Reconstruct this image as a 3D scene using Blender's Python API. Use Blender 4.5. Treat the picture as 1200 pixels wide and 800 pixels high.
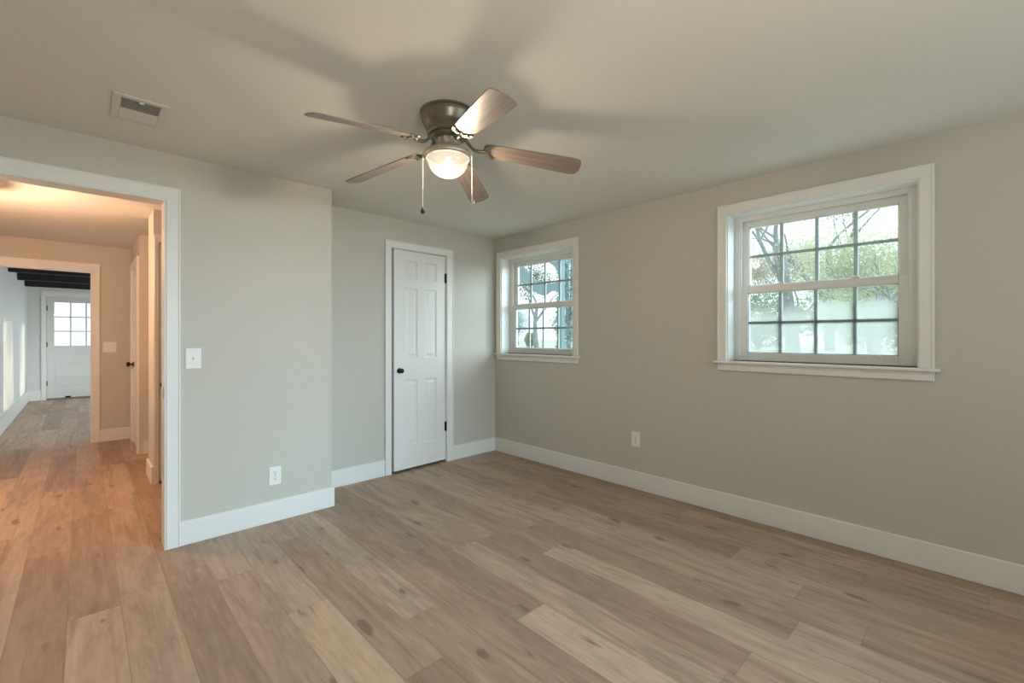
import bpy, bmesh, math, random
from mathutils import Vector, Matrix

# ------------------------------------------------------------------ clear
for o in list(bpy.data.objects):
    bpy.data.objects.remove(o, do_unlink=True)
S = bpy.context.scene
COL = S.collection
R = math.radians
PI = math.pi

# ------------------------------------------------------------------ key numbers (metres)
XR, YL, YB, ZC = 3.302, 3.321, 3.714, 2.34      # right wall, left wall, recessed back wall, ceiling
XCORN = 1.333                                    # outer corner of the left wall
YR, XS = -1.3, -1.4                              # wall behind the camera, side wall

# ------------------------------------------------------------------ camera
cam_d = bpy.data.cameras.new('camera')
cam = bpy.data.objects.new('camera', cam_d)
COL.objects.link(cam)
cam.location = (0, 0, 1.255)
cam.rotation_euler = (R(90), 0, R(-43.8))
cam_d.sensor_width = 36
cam_d.lens = 524.8 / 1200 * 36
cam_d.shift_y = -0.00473
cam_d.clip_start = 0.02
S.camera = cam

# ------------------------------------------------------------------ view, world, sun, daylight
vs = S.view_settings
vs.view_transform = 'Standard'
vs.look = 'None'
vs.exposure = 0.62
vs.gamma = 1.0
vs.use_curve_mapping = False

SKY_STRENGTH = 1.22
GLOW_STRENGTH = 9.5
SUN_STRENGTH = 1.5
REAR_DAYLIGHT = 780
FAR_DAYLIGHT = 265
FAN_BULB = 68            # behind frosted glass that passes about a third
CEILING_FILL = 16
HALL_BULB = 46

w = bpy.data.worlds.new('sky')
S.world = w
w.use_nodes = True
nt = w.node_tree
bg = nt.nodes['Background']
bg.inputs['Color'].default_value = (0.78, 0.93, 1.0, 1)
bg.inputs['Strength'].default_value = SKY_STRENGTH
# the overcast sky is brightest low in one quarter, away from the windows' view
_tc = nt.nodes.new('ShaderNodeTexCoord')
_dot = nt.nodes.new('ShaderNodeVectorMath')
_dot.operation = 'DOT_PRODUCT'
_dot.inputs[1].default_value = Vector((0.72, -0.67, 0.19)).normalized()
_mx = nt.nodes.new('ShaderNodeMath')
_mx.operation = 'MAXIMUM'
_mx.inputs[1].default_value = 0.0
_pw = nt.nodes.new('ShaderNodeMath')
_pw.operation = 'POWER'
_pw.inputs[1].default_value = 22.0
_ma = nt.nodes.new('ShaderNodeMath')
_ma.operation = 'MULTIPLY_ADD'
_ma.inputs[1].default_value = GLOW_STRENGTH
_ma.inputs[2].default_value = SKY_STRENGTH
nt.links.new(_tc.outputs['Generated'], _dot.inputs[0])
nt.links.new(_dot.outputs['Value'], _mx.inputs[0])
nt.links.new(_mx.outputs[0], _pw.inputs[0])
nt.links.new(_pw.outputs[0], _ma.inputs[0])
nt.links.new(_ma.outputs[0], bg.inputs['Strength'])


def add_light(name, kind, loc, energy, color, direction=None, **kw):
    d = bpy.data.lights.new(name, kind)
    d.energy = energy
    d.color = color
    for k, v in kw.items():
        setattr(d, k, v)
    o = bpy.data.objects.new(name, d)
    COL.objects.link(o)
    o.location = loc
    if direction is not None:
        o.rotation_euler = Vector(direction).to_track_quat('-Z', 'Y').to_euler()
    return o


add_light('sun', 'SUN', (20, 8, 6), SUN_STRENGTH, (1.0, 0.86, 0.66), (-1, -0.15, -0.15), angle=R(1.0))
# daylight of the open sky outside the window behind the camera
add_light('rear_window_daylight', 'AREA', (4.2, -6.0, 2.6), REAR_DAYLIGHT, (0.54, 0.80, 1.0), (-0.38, 1, -0.14),
          shape='RECTANGLE', size=5.0, size_y=2.6)
# added fill light behind the camera, aimed up at the ceiling
add_light('ceiling_fill_light', 'AREA', (0.3, -0.55, 1.45), CEILING_FILL, (1.0, 0.92, 0.79), (0.15, 0.5, 1),
          shape='DISK', size=0.5)
# daylight outside the far room's windows
add_light('far_window_daylight', 'AREA', (4.9, 8.0, 2.1), FAR_DAYLIGHT, (0.80, 0.92, 1.0), (-0.75, 0.66, -0.12),
          shape='RECTANGLE', size=4.5, size_y=2.4)


# ------------------------------------------------------------------ materials
def new_mat(name):
    m = bpy.data.materials.new(name)
    m.use_nodes = True
    return m, m.node_tree, m.node_tree.nodes['Principled BSDF']


def N(nt, kind, **kw):
    n = nt.nodes.new(kind)
    for k, v in kw.items():
        if k == 'inputs':
            for i, val in v.items():
                n.inputs[i].default_value = val
        else:
            setattr(n, k, v)
    return n


def paint(name, col, rough=0.5, var=0.03, scale=3.0, bump=0.0, bscale=250, spec=0.4):
    """painted surface: faint mottling and, if asked, roller texture"""
    m, nt, b = new_mat(name)
    tc = N(nt, 'ShaderNodeTexCoord')
    no = N(nt, 'ShaderNodeTexNoise', inputs={'Scale': scale, 'Detail': 4.0})
    nt.links.new(tc.outputs['Object'], no.inputs['Vector'])
    cr = N(nt, 'ShaderNodeValToRGB')
    cr.color_ramp.elements[0].position = 0.3
    cr.color_ramp.elements[1].position = 0.7
    cr.color_ramp.elements[0].color = tuple(c * (1 - var) for c in col) + (1,)
    cr.color_ramp.elements[1].color = tuple(min(1, c * (1 + var)) for c in col) + (1,)
    nt.links.new(no.outputs['Fac'], cr.inputs['Fac'])
    nt.links.new(cr.outputs['Color'], b.inputs['Base Color'])
    b.inputs['Roughness'].default_value = rough
    b.inputs['Specular IOR Level'].default_value = spec
    if bump:
        n2 = N(nt, 'ShaderNodeTexNoise', inputs={'Scale': bscale, 'Detail': 2.0})
        nt.links.new(tc.outputs['Object'], n2.inputs['Vector'])
        bp = N(nt, 'ShaderNodeBump', inputs={'Strength': bump, 'Distance': 0.002})
        nt.links.new(n2.outputs['Fac'], bp.inputs['Height'])
        nt.links.new(bp.outputs['Normal'], b.inputs['Normal'])
    return m


def metal(name, col, rough=0.35, metallic=0.9):
    m, nt, b = new_mat(name)
    tc = N(nt, 'ShaderNodeTexCoord')
    no = N(nt, 'ShaderNodeTexNoise', inputs={'Scale': 18.0, 'Detail': 3.0})
    nt.links.new(tc.outputs['Object'], no.inputs['Vector'])
    cr = N(nt, 'ShaderNodeValToRGB')
    cr.color_ramp.elements[0].color = tuple(c * 0.85 for c in col) + (1,)
    cr.color_ramp.elements[1].color = tuple(min(1, c * 1.12) for c in col) + (1,)
    nt.links.new(no.outputs['Fac'], cr.inputs['Fac'])
    nt.links.new(cr.outputs['Color'], b.inputs['Base Color'])
    b.inputs['Metallic'].default_value = metallic
    b.inputs['Roughness'].default_value = rough
    return m


def floor_material():
    m, nt, b = new_mat('oak_plank_floor')
    L = nt.links.new
    tc = N(nt, 'ShaderNodeTexCoord')
    sx = N(nt, 'ShaderNodeSeparateXYZ')
    L(tc.outputs['Object'], sx.inputs[0])

    def M(op, a, b_=None, clamp=False):
        n = N(nt, 'ShaderNodeMath', operation=op, use_clamp=clamp)
        for i, v in enumerate((a, b_)):
            if v is None:
                continue
            if isinstance(v, (int, float)):
                n.inputs[i].default_value = v
            else:
                L(v, n.inputs[i])
        return n.outputs[0]

    W, LEN = 0.1795, 1.5
    u = M('DIVIDE', M('SUBTRACT', sx.outputs['X'], 0.13), W)
    col = M('FLOOR', u)
    fu = M('SUBTRACT', u, col)
    wn = N(nt, 'ShaderNodeTexWhiteNoise', noise_dimensions='1D')
    L(col, wn.inputs['W'])
    v = M('ADD', M('DIVIDE', sx.outputs['Y'], LEN), M('MULTIPLY', wn.outputs['Value'], 7.0))
    row = M('FLOOR', v)
    fv = M('SUBTRACT', v, row)
    cid = N(nt, 'ShaderNodeCombineXYZ')
    L(col, cid.inputs[0])
    L(row, cid.inputs[1])
    wn2 = N(nt, 'ShaderNodeTexWhiteNoise', noise_dimensions='3D')
    L(cid.outputs[0], wn2.inputs['Vector'])
    tone = N(nt, 'ShaderNodeValToRGB')
    e = tone.color_ramp.elements
    e[0].position, e[0].color = 0.0, (0.330, 0.227, 0.161, 1)
    e[1].position, e[1].color = 1.0, (0.512, 0.375, 0.270, 1)
    for p, c in ((0.3, (0.391, 0.277, 0.198, 1)), (0.55, (0.430, 0.306, 0.218, 1)), (0.8, (0.449, 0.339, 0.253, 1))):
        k = e.new(p)
        k.color = c
    L(wn2.outputs['Value'], tone.inputs['Fac'])
    # grain: noise drawn out along each board, shifted per board
    sh = N(nt, 'ShaderNodeVectorMath', operation='SCALE', inputs={'Scale': 13.0})
    L(wn2.outputs['Color'], sh.inputs[0])
    ad = N(nt, 'ShaderNodeVectorMath', operation='ADD')
    L(tc.outputs['Object'], ad.inputs[0])
    L(sh.outputs[0], ad.inputs[1])

    def grain(scx, scy, detail, dist=0.0):
        mp = N(nt, 'ShaderNodeMapping', inputs={'Scale': (scx, scy, 1)})
        L(ad.outputs[0], mp.inputs[0])
        g = N(nt, 'ShaderNodeTexNoise', inputs={'Scale': 1.0, 'Detail': detail, 'Distortion': dist})
        L(mp.outputs[0], g.inputs['Vector'])
        return g.outputs['Fac']

    g1 = grain(75, 3.2, 5.0, 0.6)
    g2 = grain(10, 1.3, 4.0, 1.6)
    g3 = grain(16, 5.0, 4.0, 0.8)
    g5 = grain(24, 5.5, 5.0, 1.2)
    mul = M('ADD', M('ADD', M('ADD', 0.12, M('MULTIPLY', g5, 0.50)), M('MULTIPLY', g1, 0.48)), M('MULTIPLY', g2, 0.80))
    sc = N(nt, 'ShaderNodeVectorMath', operation='SCALE')
    L(tone.outputs['Color'], sc.inputs[0])
    L(mul, sc.inputs['Scale'])
    # knots
    mp = N(nt, 'ShaderNodeMapping', inputs={'Scale': (5.8, 2.0, 1)})
    L(ad.outputs[0], mp.inputs[0])
    vo = N(nt, 'ShaderNodeTexVoronoi', feature='F1', voronoi_dimensions='2D', inputs={'Scale': 1.0, 'Randomness': 1.0})
    L(mp.outputs[0], vo.inputs['Vector'])
    dist = M('ADD', vo.outputs['Distance'], M('MULTIPLY', M('SUBTRACT', g3, 0.5), 0.55))
    kn = N(nt, 'ShaderNodeMapRange', interpolation_type='SMOOTHSTEP',
           inputs={'From Min': -0.02, 'From Max': 0.10, 'To Min': 1.0, 'To Max': 0.0})
    L(dist, kn.inputs['Value'])
    # only some cells carry a knot
    sxc = N(nt, 'ShaderNodeSeparateColor')
    L(vo.outputs['Color'], sxc.inputs[0])
    kmask = M('MULTIPLY', M('MULTIPLY', kn.outputs[0], M('GREATER_THAN', sxc.outputs[0], 0.50)), 0.72)
    mixk = N(nt, 'ShaderNodeMix', data_type='RGBA', inputs={'B': (0.16, 0.105, 0.075, 1)})
    L(kmask, mixk.inputs['Factor'])
    L(sc.outputs[0], mixk.inputs['A'])
    # long dark streaks
    g4 = grain(26, 1.1, 3.0, 0.9)
    st = N(nt, 'ShaderNodeMapRange', inputs={'From Min': 0.58, 'From Max': 0.74, 'To Min': 0.0, 'To Max': 0.55})
    L(g4, st.inputs['Value'])
    mixs = N(nt, 'ShaderNodeMix', data_type='RGBA', inputs={'B': (0.20, 0.14, 0.105, 1)})
    L(st.outputs[0], mixs.inputs['Factor'])
    L(mixk.outputs['Result'], mixs.inputs['A'])
    # seams
    eu = M('MULTIPLY', M('MINIMUM', fu, M('SUBTRACT', 1.0, fu)), W)
    ev = M('MULTIPLY', M('MINIMUM', fv, M('SUBTRACT', 1.0, fv)), LEN)
    ed = M('MINIMUM', eu, ev)
    seam = N(nt, 'ShaderNodeMapRange', inputs={'From Min': 0.0004, 'From Max': 0.0018, 'To Min': 0.55, 'To Max': 0.0})
    L(ed, seam.inputs['Value'])
    mixe = N(nt, 'ShaderNodeMix', data_type='RGBA', inputs={'B': (0.14, 0.10, 0.07, 1)})
    L(seam.outputs[0], mixe.inputs['Factor'])
    L(mixs.outputs['Result'], mixe.inputs['A'])
    # plaster dust scuffs left on the boards
    no = N(nt, 'ShaderNodeTexNoise', inputs={'Scale': 1.7, 'Detail': 7.0, 'Roughness': 0.72})
    L(tc.outputs['Object'], no.inputs['Vector'])
    du = N(nt, 'ShaderNodeMapRange', inputs={'From Min': 0.63, 'From Max': 0.78, 'To Min': 0.0, 'To Max': 0.35})
    L(no.outputs['Fac'], du.inputs['Value'])
    mixd = N(nt, 'ShaderNodeMix', data_type='RGBA', inputs={'B': (0.55, 0.50, 0.44, 1)})
    L(du.outputs[0], mixd.inputs['Factor'])
    L(mixe.outputs['Result'], mixd.inputs['A'])
    L(mixd.outputs['Result'], b.inputs['Base Color'])
    rr = N(nt, 'ShaderNodeMapRange', inputs={'To Min': 0.40, 'To Max': 0.58})
    L(g1, rr.inputs['Value'])
    L(rr.outputs[0], b.inputs['Roughness'])
    b.inputs['Specular IOR Level'].default_value = 0.4
    bp = N(nt, 'ShaderNodeBump', inputs={'Strength': 0.25, 'Distance': 0.0015})
    L(M('SUBTRACT', M('MULTIPLY', g1, 0.4), seam.outputs[0]), bp.inputs['Height'])
    L(bp.outputs['Normal'], b.inputs['Normal'])
    return m


def wood_material(name, dark, light, rough=0.35, axis_scale=(3, 60, 60)):
    m, nt, b = new_mat(name)
    L = nt.links.new
    tc = N(nt, 'ShaderNodeTexCoord')
    mp = N(nt, 'ShaderNodeMapping', inputs={'Scale': axis_scale})
    L(tc.outputs['Object'], mp.inputs[0])
    no = N(nt, 'ShaderNodeTexNoise', inputs={'Scale': 1.0, 'Detail': 6.0, 'Distortion': 0.8})
    L(mp.outputs[0], no.inputs['Vector'])
    cr = N(nt, 'ShaderNodeValToRGB')
    cr.color_ramp.elements[0].position = 0.28
    cr.color_ramp.elements[1].position = 0.72
    cr.color_ramp.elements[0].color = dark + (1,)
    cr.color_ramp.elements[1].color = light + (1,)
    L(no.outputs['Fac'], cr.inputs['Fac'])
    L(cr.outputs['Color'], b.inputs['Base Color'])
    b.inputs['Roughness'].default_value = rough
    bp = N(nt, 'ShaderNodeBump', inputs={'Strength': 0.3, 'Distance': 0.001})
    L(no.outputs['Fac'], bp.inputs['Height'])
    L(bp.outputs['Normal'], b.inputs['Normal'])
    return m


def glass_material(name, fog=0.06, tint=(0.95, 1.0, 0.99)):
    """thin window pane: clear with a faint veil for dust and haze outdoors; fog sets veil and condensation"""
    m, nt, b = new_mat(name)
    nt.nodes.remove(b)
    L = nt.links.new
    out = nt.nodes['Material Output']
    tr = N(nt, 'ShaderNodeBsdfTransparent', inputs={'Color': tint + (1,)})
    tl = N(nt, 'ShaderNodeBsdfTranslucent', inputs={'Color': (0.47, 0.50, 0.46, 1) if fog > .1 else (0.9, 0.97, 0.95, 1)})
    gl = N(nt, 'ShaderNodeBsdfGlossy', inputs={'Roughness': 0.02, 'Color': (1, 1, 1, 1)})
    mx = N(nt, 'ShaderNodeMixShader')
    mx2 = N(nt, 'ShaderNodeMixShader')
    lw = N(nt, 'ShaderNodeFresnel', inputs={'IOR': 1.45})
    mp = N(nt, 'ShaderNodeMath', operation='MULTIPLY', inputs={1: 0.9})
    L(lw.outputs[0], mp.inputs[0])
    L(tr.outputs[0], mx.inputs[1])
    L(tl.outputs[0], mx.inputs[2])
    if fog > 0.1:
        tc = N(nt, 'ShaderNodeTexCoord')
        no = N(nt, 'ShaderNodeTexNoise', inputs={'Scale': 4.0, 'Detail': 5.0, 'Roughness': 0.6})
        L(tc.outputs['Object'], no.inputs['Vector'])
        at = N(nt, 'ShaderNodeAttribute', attribute_name='fog')
        ad = N(nt, 'ShaderNodeMath', operation='ADD')
        sb = N(nt, 'ShaderNodeMath', operation='MULTIPLY_ADD', inputs={1: 0.30, 2: -0.15})
        L(no.outputs['Fac'], sb.inputs[0])
        L(sb.outputs[0], ad.inputs[0])
        L(at.outputs['Fac'], ad.inputs[1])
        mr = N(nt, 'ShaderNodeMapRange', interpolation_type='SMOOTHSTEP',
               inputs={'From Min': 0.12, 'From Max': 0.85, 'To Min': 0.09, 'To Max': fog})
        L(ad.outputs[0], mr.inputs['Value'])
        L(mr.outputs[0], mx.inputs['Fac'])
    else:
        mx.inputs['Fac'].default_value = fog
    L(mp.outputs[0], mx2.inputs['Fac'])
    L(mx.outputs[0], mx2.inputs[1])
    L(gl.outputs[0], mx2.inputs[2])
    L(mx2.outputs[0], out.inputs['Surface'])
    return m


def leaf_material(name, cols, trans=0.5):
    m, nt, b = new_mat(name)
    nt.nodes.remove(b)
    L = nt.links.new
    out = nt.nodes['Material Output']
    tc = N(nt, 'ShaderNodeTexCoord')
    no = N(nt, 'ShaderNodeTexNoise', inputs={'Scale': 1.6, 'Detail': 3.0})
    L(tc.outputs['Object'], no.inputs['Vector'])
    cr = N(nt, 'ShaderNodeValToRGB')
    e = cr.color_ramp.elements
    e[0].position, e[0].color = 0.3, cols[0] + (1,)
    e[1].position, e[1].color = 0.7, cols[1] + (1,)
    L(no.outputs['Fac'], cr.inputs['Fac'])
    d = N(nt, 'ShaderNodeBsdfDiffuse')
    t = N(nt, 'ShaderNodeBsdfTranslucent')
    L(cr.outputs['Color'], d.inputs['Color'])
    L(cr.outputs['Color'], t.inputs['Color'])
    mx = N(nt, 'ShaderNodeMixShader', inputs={'Fac': trans})
    L(d.outputs[0], mx.inputs[1])
    L(t.outputs[0], mx.inputs[2])
    L(mx.outputs[0], out.inputs['Surface'])
    return m


M_WALL = paint('greige_wall_paint', (0.590, 0.568, 0.502), 0.55, 0.012, 1.5, 0.05)
M_CEIL = paint('flat_ceiling_paint', (0.79, 0.775, 0.715), 0.9, 0.012, 1.2, 0.05, 200, 0.1)
M_TRIM = paint('white_trim_paint', (0.83, 0.83, 0.80), 0.32, 0.01, 4)
M_DOOR = paint('white_door_paint', (0.83, 0.83, 0.80), 0.30, 0.01, 4)
M_VINYL = paint('white_window_vinyl', (0.78, 0.79, 0.77), 0.3, 0.01, 4)
M_GRID = paint('backlit_window_grid', (0.42, 0.46, 0.47), 0.4, 0.03, 9)  # pale grille darkened to its backlit tone
M_HALLW = paint('hall_wall_paint', (0.62, 0.58, 0.52), 0.6, 0.012, 1.5)
M_FARW = paint('far_room_wall_paint', (0.72, 0.73, 0.71), 0.5, 0.02, 2)
M_OUT = paint('exterior_siding_paint', (0.7, 0.7, 0.68), 0.7, 0.03, 2)
M_PLATE = paint('white_plate_plastic', (0.86, 0.86, 0.83), 0.3, 0.005, 20)
M_SLOT = paint('dark_slot', (0.03, 0.03, 0.03), 0.6, 0.1, 20)
M_BLACK = metal('black_hardware', (0.020, 0.019, 0.018), 0.35, 0.6)
M_STEEL = metal('dull_steel', (0.30, 0.30, 0.30), 0.35, 0.9)
M_PEWTER = metal('aged_pewter', (0.235, 0.215, 0.165), 0.34, 0.75)
M_FITTER = metal('bulb_lit_metal', (0.50, 0.45, 0.38), 0.42, 0.55)  # fan metal lightened for the bulb's glow on the fitter
M_INNER = paint('glare_disc_black', (0.010, 0.009, 0.008), 0.9, 0.05, 10, 0, 10, 0.0)
M_CHAIN = metal('pale_chain', (0.75, 0.70, 0.60), 0.35, 0.4)
M_BLADE = wood_material('weathered_blade_wood', (0.19, 0.14, 0.115), (0.34, 0.27, 0.23), 0.34)
M_BEAM = wood_material('dark_beam_wood', (0.006, 0.005, 0.004), (0.016, 0.012, 0.009), 0.75)
M_VENT = paint('cream_vent_enamel', (0.70, 0.68, 0.62), 0.4, 0.01, 10)
M_DUCT = paint('dark_duct', (0.05, 0.048, 0.042), 0.8, 0.1, 10)
M_FLOOR = floor_material()
M_GLASS = glass_material('window_glass', 0.055)
M_FOG = glass_material('fogged_window_glass', 0.66)
M_GROUND = paint('yard_ground', (0.46, 0.46, 0.38), 0.9, 0.25, 0.6)
M_BARK = paint('grey_bark', (0.20, 0.21, 0.205), 0.9, 0.25, 6)
M_PORCH = paint('weathered_teal_paint', (0.13, 0.20, 0.205), 0.7, 0.08, 5)
M_DRIVE = paint('pale_concrete', (0.80, 0.80, 0.78), 0.9, 0.04, 3)
M_LEAF_Y = leaf_material('yellow_green_leaves', ((0.42, 0.45, 0.28), (0.58, 0.58, 0.38)), 0.5)
M_LEAF_G = leaf_material('grey_green_leaves', ((0.26, 0.34, 0.25), (0.42, 0.50, 0.36)), 0.45)
M_LEAF_P = leaf_material('pale_green_leaves', ((0.40, 0.47, 0.34), (0.58, 0.63, 0.45)), 0.5)
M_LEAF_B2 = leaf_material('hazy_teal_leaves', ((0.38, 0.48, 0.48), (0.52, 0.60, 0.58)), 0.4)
M_LEAF_OD = leaf_material('dark_autumn_leaves', ((0.13, 0.15, 0.10), (0.22, 0.23, 0.15)), 0.35)
M_LEAF_B = leaf_material('blue_green_needles', ((0.16, 0.30, 0.31), (0.34, 0.50, 0.50)), 0.35)
M_LEAF_O = leaf_material('brown_autumn_leaves', ((0.30, 0.27, 0.18), (0.46, 0.42, 0.27)), 0.45)


# ------------------------------------------------------------------ mesh builder
class MB:
    """collects shapes and links them as ONE mesh object"""

    def __init__(self):
        self.bm = bmesh.new()

    def box(self, x0, x1, y0, y1, z0, z1, bevel=0.0, seg=1):
        t = bmesh.new()
        bmesh.ops.create_cube(t, size=1.0)
        for v in t.verts:
            v.co = Vector((x0 + (v.co.x + .5) * (x1 - x0), y0 + (v.co.y + .5) * (y1 - y0), z0 + (v.co.z + .5) * (z1 - z0)))
        if bevel > 0:
            bmesh.ops.bevel(t, geom=t.edges[:], offset=bevel, segments=seg, affect='EDGES', profile=0.6)
        self._take(t)
        return self

    def _take(self, t, mtx=None):
        me = bpy.data.meshes.new('tmp')
        if mtx is not None:
            bmesh.ops.transform(t, matrix=mtx, verts=t.verts[:])
        t.to_mesh(me)
        t.free()
        self.bm.from_mesh(me)
        bpy.data.meshes.remove(me)

    def rings(self, rings, close_start=True, close_end=True, closed=True):
        """loft between rings of points"""
        vs_ = [[self.bm.verts.new(p) for p in r] for r in rings]
        n = len(vs_[0])
        for a, b in zip(vs_[:-1], vs_[1:]):
            for i in range(n if closed else n - 1):
                j = (i + 1) % n
                try:
                    self.bm.faces.new((a[i], a[j], b[j], b[i]))
                except ValueError:
                    pass
        if closed and close_start:
            self.bm.faces.new(vs_[0][::-1])
        if closed and close_end:
            self.bm.faces.new(vs_[-1])
        return self

    def lathe(self, prof, n=48, c=(0, 0, 0), cap0=True, cap1=True):
        """prof: list of (radius, z) from top to bottom"""
        rs = []
        for r, z in prof:
            r = max(r, 1e-4)
            rs.append([(c[0] + r * math.cos(2 * PI * i / n), c[1] + r * math.sin(2 * PI * i / n), c[2] + z) for i in range(n)])
        return self.rings(rs, cap0, cap1)

    def tube(self, pts, rad, n=8):
        pts = [Vector(p) for p in pts]
        rad = [rad] * len(pts) if isinstance(rad, (int, float)) else rad
        rs = []
        ref = None
        for i, p in enumerate(pts):
            d = (pts[min(i + 1, len(pts) - 1)] - pts[max(i - 1, 0)]).normalized()
            if ref is None:
                ref = d.orthogonal().normalized()
            ref = (ref - d * ref.dot(d))
            ref = ref.normalized() if ref.length > 1e-6 else d.orthogonal().normalized()
            s = d.cross(ref)
            rs.append([p + (ref * math.cos(2 * PI * k / n) + s * math.sin(2 * PI * k / n)) * rad[i] for k in range(n)])
        return self.rings(rs)

    def prism(self, poly, z0, z1, mtx=None, bevel=0.0):
        t = bmesh.new()
        lo = [t.verts.new((x, y, z0)) for x, y in poly]
        hi = [t.verts.new((x, y, z1)) for x, y in poly]
        n = len(poly)
        t.faces.new(lo[::-1])
        t.faces.new(hi)
        for i in range(n):
            t.faces.new((lo[i], lo[(i + 1) % n], hi[(i + 1) % n], hi[i]))
        bmesh.ops.recalc_face_normals(t, faces=t.faces[:])
        if bevel > 0:
            ed = [e for e in t.edges if abs(e.verts[0].co.z - e.verts[1].co.z) < 1e-6]
            bmesh.ops.bevel(t, geom=ed, offset=bevel, segments=1, affect='EDGES')
        self._take(t, mtx)
        return self

    def sphere(self, c, r, u=16, v=10, sz=1.0):
        t = bmesh.new()
        bmesh.ops.create_uvsphere(t, u_segments=u, v_segments=v, radius=r)
        for q in t.verts:
            q.co = Vector((q.co.x + c[0], q.co.y + c[1], q.co.z * sz + c[2]))
        self._take(t)
        return self

    def xform(self, mtx):
        bmesh.ops.transform(self.bm, matrix=mtx, verts=self.bm.verts[:])
        return self

    def build(self, name, mat, parent=None, smooth=False, recalc=True):
        if recalc:
            bmesh.ops.recalc_face_normals(self.bm, faces=self.bm.faces[:])
        me = bpy.data.meshes.new(name)
        self.bm.to_mesh(me)
        self.bm.free()
        me.materials.append(mat)
        if smooth:
            me.polygons.foreach_set('use_smooth', [True] * len(me.polygons))
            try:
                me.set_sharp_from_angle(angle=R(40))
            except Exception:
                pass
        o = bpy.data.objects.new(name, me)
        COL.objects.link(o)
        if parent is not None:
            o.parent = parent
        return o


def tag(o, label, cat, group=None, kind=None):
    o['label'] = label
    o['category'] = cat
    if group:
        o['group'] = group
    if kind:
        o['kind'] = kind
    return o


def empty(name, loc, rz, label, cat, group=None, kind=None):
    o = bpy.data.objects.new(name, None)
    COL.objects.link(o)
    o.empty_display_size = 0.1
    o.location = loc
    o.rotation_euler = (0, 0, rz)
    return tag(o, label, cat, group, kind)


def struct(mb, name, mat, label, cat):
    return tag(mb.build(name, mat), label, cat, None, 'structure')


def wall_mesh(mb, axis, a0, a1, b0, b1, z0, z1, holes=()):
    """slab; axis 'x' runs along x (b = y thickness), axis 'y' runs along y (b = x thickness). holes: (h0,h1,hz0,hz1)"""
    us = sorted({a0, a1, *[h[0] for h in holes], *[h[1] for h in holes]})
    zs = sorted({z0, z1, *[h[2] for h in holes], *[h[3] for h in holes]})
    us = [u for u in us if a0 <= u <= a1]
    zs = [z for z in zs if z0 <= z <= z1]
    for i in range(len(us) - 1):
        for j in range(len(zs) - 1):
            cu, cz = (us[i] + us[i + 1]) / 2, (zs[j] + zs[j + 1]) / 2
            if any(h[0] < cu < h[1] and h[2] < cz < h[3] for h in holes):
                continue
            if axis == 'x':
                mb.box(us[i], us[i + 1], b0, b1, zs[j], zs[j + 1])
            else:
                mb.box(b0, b1, us[i], us[i + 1], zs[j], zs[j + 1])
    bmesh.ops.remove_doubles(mb.bm, verts=mb.bm.verts[:], dist=1e-5)
    # drop the interior faces between neighbouring blocks
    seen = {}
    for f in list(mb.bm.faces):
        k = tuple(sorted(v.index for v in f.verts))
        seen.setdefault(k, []).append(f)
    mb.bm.verts.index_update()
    return mb


# ------------------------------------------------------------------ floor, ceilings, walls
WT = 0.15          # outer wall thickness
HALL_END, FAR_END = 7.25, 12.75
FAR_L, FAR_R = -0.765, 2.6
W1 = (2.616, 3.607, 1.075, 2.108)      # window hole next to the corner (y0, y1, z0, z1)
W2 = (0.225, 1.237, 1.085, 2.118)      # window hole near the camera
DW = (-0.50, 0.345, 2.055)             # doorway to the hall: x0, x1, top
CL = (2.03, 2.642, 2.067)              # closet doorway
HO = (-0.85, 0.082, 2.028)             # opening at the hall's end

struct(MB().box(XS - .2, 3.5, YR - .2, FAR_END + .2, -0.12, 0), 'floor', M_FLOOR,
       'wide grey-brown oak plank floor running from the bedroom into the hall', 'floor')
struct(MB().box(XS - .2, 3.45, YR - .15, HALL_END + .1, ZC, ZC + .12), 'ceiling', M_CEIL,
       'plain off-white bedroom ceiling with the fan on it', 'ceiling')
struct(MB().box(XS - .2, FAR_R + .15, HALL_END + .1, FAR_END + .15, 2.305, 2.45), 'ceiling_far', M_FARW,
       'white ceiling of the far room between dark beams', 'ceiling')

struct(wall_mesh(MB(), 'y', YR - .15, 4.5, XR, XR + WT, 0, ZC, [W1, W2]), 'wall_right', M_WALL,
       'long greige wall with the two white windows', 'wall')
struct(wall_mesh(MB(), 'x', XS, XCORN, YL, YL + .12, 0, ZC, [(DW[0] - .014, DW[1] + .016, 0, DW[2] + .012)]), 'wall_left', M_WALL,
       'greige wall with the doorway to the hall and the light switch', 'wall')
struct(MB().box(XCORN - .12, XCORN, YL + .12, 4.5, 0, ZC), 'wall_return', M_WALL,
       'short return behind the outer corner beside the closet door', 'wall')
struct(wall_mesh(MB(), 'x', XCORN, XR, YB, YB + .11, 0, ZC, [(CL[0], CL[1], 0, CL[2])]), 'wall_back', M_WALL,
       'recessed greige wall with the white closet door', 'wall')
struct(MB().box(XCORN - .12, XR, 4.5, 4.6, 0, ZC), 'wall_closet', M_WALL, 'wall at the back of the closet', 'wall')
struct(wall_mesh(MB(), 'x', XS - .15, XR + WT, YR - .15, YR, 0, ZC, [(1.5, 3.0, 0.75, 2.0)]), 'wall_rear', M_WALL,
       'greige wall behind the camera with a wide window opening', 'wall')
struct(MB().box(XS - .15, XS, YR, YL + .12, 0, ZC), 'wall_side', M_WALL, 'greige side wall beside the camera', 'wall')

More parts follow.
